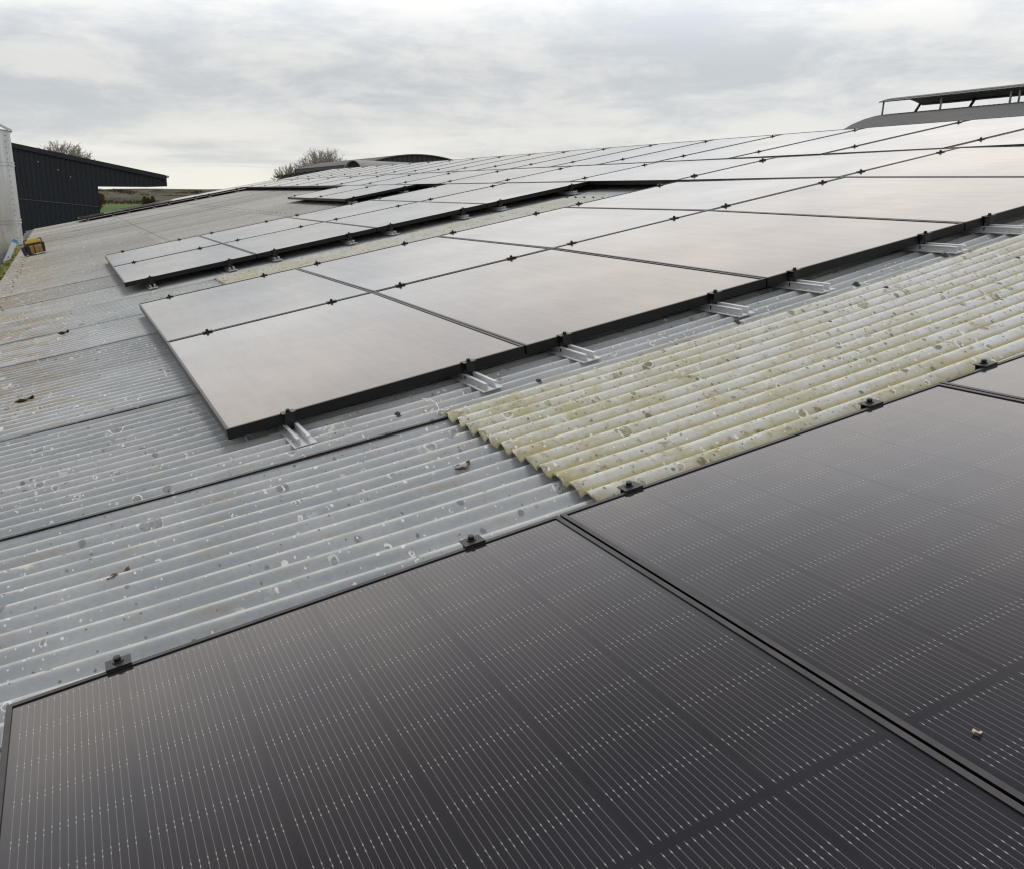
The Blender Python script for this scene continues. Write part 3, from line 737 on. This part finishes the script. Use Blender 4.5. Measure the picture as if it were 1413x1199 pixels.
mb = MB(); x0 = -7.4; mb.hexa([(x0,-.16,roofz(x0)-.14),(x1-.05,-.16,roofz(x1)-.14),(x1-.05,-.12,roofz(x1)-.14),(x0,-.12,roofz(x0)-.14)], [(x0,-.16,roofz(x0)+.05),(x1-.05,-.16,roofz(x1)+.05),(x1-.05,-.12,roofz(x1)+.05),(x0,-.12,roofz(x0)+.05)])
mb.build('verge_trim', M_anth, db)
mb = MB(); mb.tube((4.19, -.2, 1.36), (4.19, 10, 1.36), .055, n=10); mb.build('gutter', plain('pale_gutter', (.35, .36, .36), .5), db)
mb = MB(); mb.tube((-6, -.05, .78), (1.19, -.05, .05), .016, n=6); mb.build('cable', plain('pale_cable', (.09, .10, .11), .6), db)
mb = MB()
for x, z in ((-.35, 1.58), (.12, 1.30), (-1.1, 1.9)): mb.tube((x, -.05, z), (x, -.09, z), .028, n=8)
mb.build('wall_fitting', plain('pale_fitting', (.3, .32, .33), .5), db)

# ------------------------------------------------------------------ neighbouring barrel-roofed barns
M_barrel, t, p = material('grey_barrel_sheet')
co = t.new('ShaderNodeTexCoord').outputs['Object']; nb = t.noise(t.scale(co, (1, .5, 1)), 1.5, 6, .65)
t.put(p.inputs['Base Color'], t.mix(nb, (.095, .095, .092), (.18, .178, .17))); p.inputs['Roughness'].default_value = .8
M_barrel2, t, p = material('pale_barrel_sheet')
co = t.new('ShaderNodeTexCoord').outputs['Object']; nb = t.noise(t.scale(co, (1, .5, 1)), 1.5, 6, .65)
t.put(p.inputs['Base Color'], t.mix(nb, (.27, .26, .235), (.42, .405, .37))); p.inputs['Roughness'].default_value = .8
def barrel(name, x, y0, y1, ztop, rad, half, mat, label, end_mat, yaw=0.0, wall=True, corr=.12, amp=.012):
    e = empty(name, Matrix.Translation((x, y0, 0)) @ Matrix.Rotation(yaw, 4, 'Z')); tag(e, label, 'barn')
    a1 = math.asin(min(1, half/rad)); Ln = y1 - y0; nv = int(abs(Ln)/corr*6)
    def pos(i, j):
        a = -a1 + 2*a1*i; rr = rad + amp*math.cos(2*PI*j*abs(Ln)/corr)
        return (rr*math.sin(a), Ln*j, ztop - rad + rr*math.cos(a))
    mb = MB(); mb.grid(pos, 24, nv)
    rim = [pos(i/24, 0) for i in range(25)]
    for i in range(24):
        a, b = rim[i], rim[i+1]; mb.face([a, b, (b[0], b[1], b[2]-.05), (a[0], a[1], a[2]-.05)])
    mb.build('roof', mat, e)
    mb = MB()
    for yy in (.15*(1 if Ln > 0 else -1), Ln*.995):
        n = 40
        for i in range(n):
            a0 = -a1 + 2*a1*i/n; a_ = -a1 + 2*a1*(i+1)/n
            xa, xb = (rad-.06)*math.sin(a0), (rad-.06)*math.sin(a_); za, zb = ztop - rad + (rad-.06)*math.cos(a0), ztop - rad + (rad-.06)*math.cos(a_)
            yo = .03*(i % 2)
            mb.face([(xa, yy+yo, GROUND), (xb, yy+yo, GROUND), (xb, yy+yo, zb), (xa, yy+yo, za)])
    mb.build('gable_wall', end_mat, e)
    if wall:
        mb = MB(); hx = half - .05; zb = ztop - rad + rad*math.cos(a1)
        for sx_ in (-1, 1): mb.face([(sx_*hx, 0, GROUND), (sx_*hx, Ln, GROUND), (sx_*hx, Ln, zb), (sx_*hx, 0, zb)])
        mb.build('wall', end_mat, e)
    return e
M_dend = plain('dark_gable', (.018, .022, .022), .6, 0, .3, 2)
vb = barrel('ventilated_barn', 18.9, 14.0, -9.0, 2.69, 3.9, 3.6, M_barrel, 'curved grey roof with an open raised ridge vent at upper right', plain('grey_gable', (.15, .15, .14), .8))
mb = MB(); CW, CH = .74, .13
def capf(i, j): a = (i - .5)*2; return (a*CW, -.02 - 22.5*j, 3.07 - CH*a*a + .0025*math.cos(2*PI*j*22.5/.12))
mb.grid(capf, 14, 1100); mb.grid(lambda i, j: (capf(1-i, j)[0], capf(i, j)[1], capf(1-i, j)[2] - .02), 14, 200)
for i in range(14):
    a, b = capf(i/14, 0), capf((i+1)/14, 0); mb.face([a, b, (b[0], b[1], b[2]-.02), (a[0], a[1], a[2]-.02)])
cap_o = mb.build('ridge_vent_roof', M_barrel, vb)
M_stl = plain('grey_steel', (.22, .22, .22), .6, .2); M_dst = plain('dark_steel', (.03, .03, .03), .6, .2)
y = -.06; k = 0
for y in (-.06, -1.64, -3.28, -3.47, -5.1, -6.7, -8.3, -10.0, -11.6):
    mb = MB(); mb.tube((-.62, y, 2.60), (-.62, y, 2.98), .021, n=8); mb.build('post', M_stl, vb)
for y in (-.03, -1.5, -3.1, -4.7, -6.3, -7.9):
    mb = MB(); mb.tube((.42, y, 2.63), (.66, y, 2.98), .032, n=8); mb.build('brace', M_dst, vb)
for x_, n_ in ((.66, 'ridge_beam'), (-.60, 'ridge_beam')):
    mb = MB(); mb.box(x_ - .03, x_ + .03, -22.4, -.06, 2.935 if x_ > 0 else 2.968, 2.985); mb.build(n_, M_dst, vb)

barrel('curved_barn', 18.35, 45.0, 62.0, 2.82, 8.9, 2.95, M_barrel, 'low curved barn with a black arched gable beyond the panels', M_dend)
barrel('curved_shed', 13.3, 41.2, 46.5, 2.30, .62, .60, M_barrel2, 'small tunnel shed with a dark round end beyond the panels', M_dend, -1.05)
e = empty('pitched_barn'); tag(e, 'pale sheet roof of a barn at the far left end of the panels', 'barn')
mb = MB()
def pr_(i, j): return (9.2 + 5.75*i + .9*j, 41 + 3.6*j, 1.45 + .60*i + .09*math.sin(PI*i) + .02*math.cos(2*PI*i*5.4/.3))
mb.grid(pr_, 110, 6); mb.grid(lambda i, j: (14.95 + 6*i + .9*j, 41 + 3.6*j, 2.02 - .8*i), 2, 2); mb.build('roof', M_barrel2, e)
mb = MB(); mb.face([(9.6, 41.1, GROUND), (20.9, 41.1, GROUND), (20.9, 41.1, 1.2), (14.95, 41.1, 1.99), (12.2, 41.1, 1.78), (9.6, 41.1, 1.44)])
mb.face([(10.4, 44.5, GROUND), (9.6, 41.1, GROUND), (9.6, 41.1, 1.42), (10.4, 44.5, 1.42)][::-1]); mb.build('wall', M_dend, e)

# ------------------------------------------------------------------ land
def landmat(name, a, b, scale, rough=.95):
    m, t, p = material(name); co = t.new('ShaderNodeTexCoord').outputs['Object']
    n = t.noise(co, scale, 8, .65); t.put(p.inputs['Base Color'], t.mix(t.ramp(n, .35, .65), a, b)); p.inputs['Roughness'].default_value = rough; p.inputs['Specular IOR Level'].default_value = .1
    return m
mb = MB(); mb.face([(-3500, -3500, GROUND), (3500, -3500, GROUND), (3500, 3500, GROUND), (-3500, 3500, GROUND)])
o = mb.build('ground', landmat('rough_pasture', (.075, .085, .03), (.13, .115, .05), .02)); tag(o, kind='structure')
mb = MB(); mb.face([(-60, 90, GROUND+.02), (120, 90, GROUND+.02), (120, 392, GROUND+.02), (-60, 392, GROUND+.02)])
o = mb.build('field', landmat('green_field', (.065, .115, .028), (.095, .145, .040), .06)); tag(o, kind='structure')
mb = MB(); mb.face([(-30, -20, GROUND+.01), (60, -20, GROUND+.01), (60, 70, GROUND+.01), (-30, 70, GROUND+.01)])
o = mb.build('farmyard', landmat('yard_concrete', (.17, .165, .15), (.27, .26, .24), .5)); tag(o, kind='structure')
rh = random.Random(4)
hill_m = landmat('winter_hill', (.050, .058, .036), (.135, .105, .070), .035)
for (yy, zt, sd_) in ((1500, 1.5, 1), (900, -1.6, 2), (560, -2.9, 3)):
    mb = MB(); rr = random.Random(sd_); ph = [rr.uniform(0, 6) for _ in range(6)]
    def hp(i, j):
        x_ = -1500 + 4500*i; zt_ = zt + 2.2*math.sin(x_*.004 + ph[0]) + 1.3*math.sin(x_*.011 + ph[1]) + .7*math.sin(x_*.03 + ph[2])
        return (x_, yy + 160*(j - .5), GROUND + (zt_ - GROUND)*math.sin(PI*j)*1.0)
    mb.grid(hp, 200, 8); o = mb.build('hill', hill_m); tag(o, kind='structure')
M_wood = landmat('winter_wood', (.030, .027, .020), (.085, .060, .036), .2)
def clump(mb, c, w_, h_, r_, n=240, sz=.5):
    for _ in range(n):
        a = r_.uniform(0, 2*PI); rr = r_.random()**.5; zz = r_.random()
        q = Vector(c) + Vector((w_*rr*math.cos(a)*(1 - .5*zz), w_*.5*rr*math.sin(a), h_*zz))
        d = Vector((r_.gauss(0, .5), r_.gauss(0, .3), 1)).normalized(); s_ = sz*r_.uniform(.5, 1.3); e_ = d.cross(Vector((r_.gauss(0,1), r_.gauss(0,1), r_.gauss(0,1)))).normalized()*s_*.22
        mb.face([q - e_, q + e_, q + d*s_*.9 + e_*.6, q + d*s_*1.2 - e_*.2])
# far woods and hedgerows: one mass each
mb = MB(); r_ = random.Random(8)
for k in range(110):
    yy = r_.choice((430, 560, 720, 950, 1300)); x_ = yy*r_.uniform(-.06, .30); clump(mb, (x_, yy + r_.uniform(-25, 25), GROUND + {430: 0, 560: .6, 720: 1.2, 950: 2.6, 1300: 4.0}[yy]), r_.uniform(4, 10)*yy/600, r_.uniform(1.0, 2.2)*(.6 + yy/1300), r_, 120, .55*yy/600)
o = mb.build('woodland', M_wood); tag(o, 'brown winter woodland and hedges on the distant hills', 'woodland', kind='stuff')
mb = MB()
for k in range(70):
    clump(mb, (-30 + 2.4*k, 398 + 4*math.sin(k), GROUND), 2.8, r_.uniform(.9, 1.5), r_, 130, .45)
o = mb.build('hedge', landmat('dark_hedge', (.03, .033, .018), (.07, .06, .03), .5)); tag(o, 'dark hedge along the far side of the green field', 'hedge')
for (x_, yy, h_, w_, lb, mc) in ((10.6, 285, 4.4, 1.7, 'orange-brown bushy tree beside the dark barn wall', (.14, .10, .045)), (22.5, 262, 4.0, 1.7, 'bushy brown tree standing in the hedge below the canopy', (.10, .075, .04))):
    e = empty('hedge_tree', Matrix.Translation((x_, yy, GROUND))); tag(e, lb, 'tree')
    mb = MB(); mb.tube((0,0,0), (0,0,h_*.5), .25, .12); mb.build('trunk', M_wood, e)
    mb = MB()
    for q in range(10): clump(mb, (r_.gauss(0, w_*.35), r_.gauss(0, .6), h_*r_.uniform(.08, .5)), w_*.45, h_*.5, r_, 180, .35)
    mb.build('crown', landmat('russet_crown', tuple(c*.6 for c in mc), mc, .6), e)
fb = empty('farmhouse', Matrix.Translation((70, 420, GROUND))); tag(fb, 'tiny pale farm buildings in the distant fields', 'building')
mb = MB(); mb.box(-9, 3, 0, 6, 0, 2.4); mb.box(5, 12, 2, 7, 0, 2.0); mb.build('wall', plain('pale_render', (.55, .53, .50), .8), fb)
mb = MB(); mb.hexa([(-9.3,-.3,2.4),(3.3,-.3,2.4),(3.3,6.3,2.4),(-9.3,6.3,2.4)], [(-9.3,2.6,4.0),(3.3,2.6,4.0),(3.3,3.4,4.0),(-9.3,3.4,4.0)]); mb.hexa([(4.8,1.8,2.0),(12.2,1.8,2.0),(12.2,7.2,2.0),(4.8,7.2,2.0)], [(4.8,4.2,3.4),(12.2,4.2,3.4),(12.2,4.8,3.4),(4.8,4.8,3.4)]); mb.build('roof', plain('slate', (.16, .15, .15), .8), fb)

# bare winter trees
M_bark = plain('winter_bark', (.36, .33, .28), .9, 0, .35, 1.5)
def bare_tree(x, y, ztop, rad, seed, label, limbs=70, flat=1.0):
    rr = random.Random(seed); e = empty('bare_tree', Matrix.Translation((x, y, GROUND))); tag(e, label, 'tree')
    tr, cr = MB(), MB(); H = ztop - GROUND; cz = H - rad*flat
    fork = max(.3*H, cz - 1.1*rad)
    tr.tube((0, 0, 0), (rr.gauss(0, .05), 0, fork*.6), .045*H*.6, .038*H*.6, 8); tr.tube((0, 0, fork*.6), (0, 0, cz), .038*H*.6, .018*H*.6, 8)
    for k in range(limbs):
        az = rr.uniform(0, 2*PI); u = rr.uniform(-.35, 1.0); q = math.sqrt(max(0, 1 - u*u)); R_ = rad*rr.uniform(.82, 1.0)
        tip = Vector((R_*q*math.cos(az), R_*q*math.sin(az), cz + R_*flat*u))
        st = Vector((0, 0, fork + (cz - fork)*rr.uniform(0, 1.0))); mid = st.lerp(tip, .5) + Vector((rr.gauss(0, .08*rad), rr.gauss(0, .08*rad), -.10*rad + rr.gauss(0, .06*rad)))
        pts = [st*(1 - t_)**2 + mid*2*t_*(1 - t_) + tip*t_**2 for t_ in [w_/7 for w_ in range(8)]]
        pts = [p_ + Vector((rr.gauss(0, .018*rad), rr.gauss(0, .018*rad), rr.gauss(0, .018*rad))) for p_ in pts]; pts[0] = st
        for m_ in range(7):
            ra = .018*rad*(1 - m_/7.5) + .007
            (tr if m_ < 2 else cr).tube(pts[m_], pts[m_+1], ra, .018*rad*(1 - (m_+1)/7.5) + .007, 5 if m_ < 2 else 4, cap=False)
            if m_ >= 2:
                d0 = (pts[m_+1] - pts[m_]).normalized()
                for _ in range(6):
                    d1 = (d0*1.1 + Vector((rr.gauss(0, .55), rr.gauss(0, .55), rr.gauss(.15, .45)))).normalized(); L_ = rad*rr.uniform(.12, .27)*(1.15 - m_/9)
                    a_ = pts[m_].lerp(pts[m_+1], rr.random()); b_ = a_ + d1*L_
                    cr.tube(a_, b_, .011, .008, 3, cap=False)
                    for _ in range(2):
                        d2 = (d1 + Vector((rr.gauss(0, .45), rr.gauss(0, .45), rr.gauss(.1, .35)))).normalized()
                        c_ = a_.lerp(b_, rr.uniform(.4, 1)); cr.tube(c_, c_ + d2*L_*rr.uniform(.4, .8), .008, .005, 3, cap=False)
    tr.build('trunk', M_bark, e); cr.build('crown', M_bark, e)
bare_tree(.05, 60, 3.72, 2.0, 3, 'bare winter tree rising behind the dark clad barn', 240, .85)
bare_tree(17.5, 62, 3.80, 2.15, 11, 'rounded bare winter tree behind the panels, left of the curved barns', 270, .9)
bare_tree(15.5, 64, 2.75, 1.35, 17, 'smaller bare tree at the left of the rounded one', 140, .9)
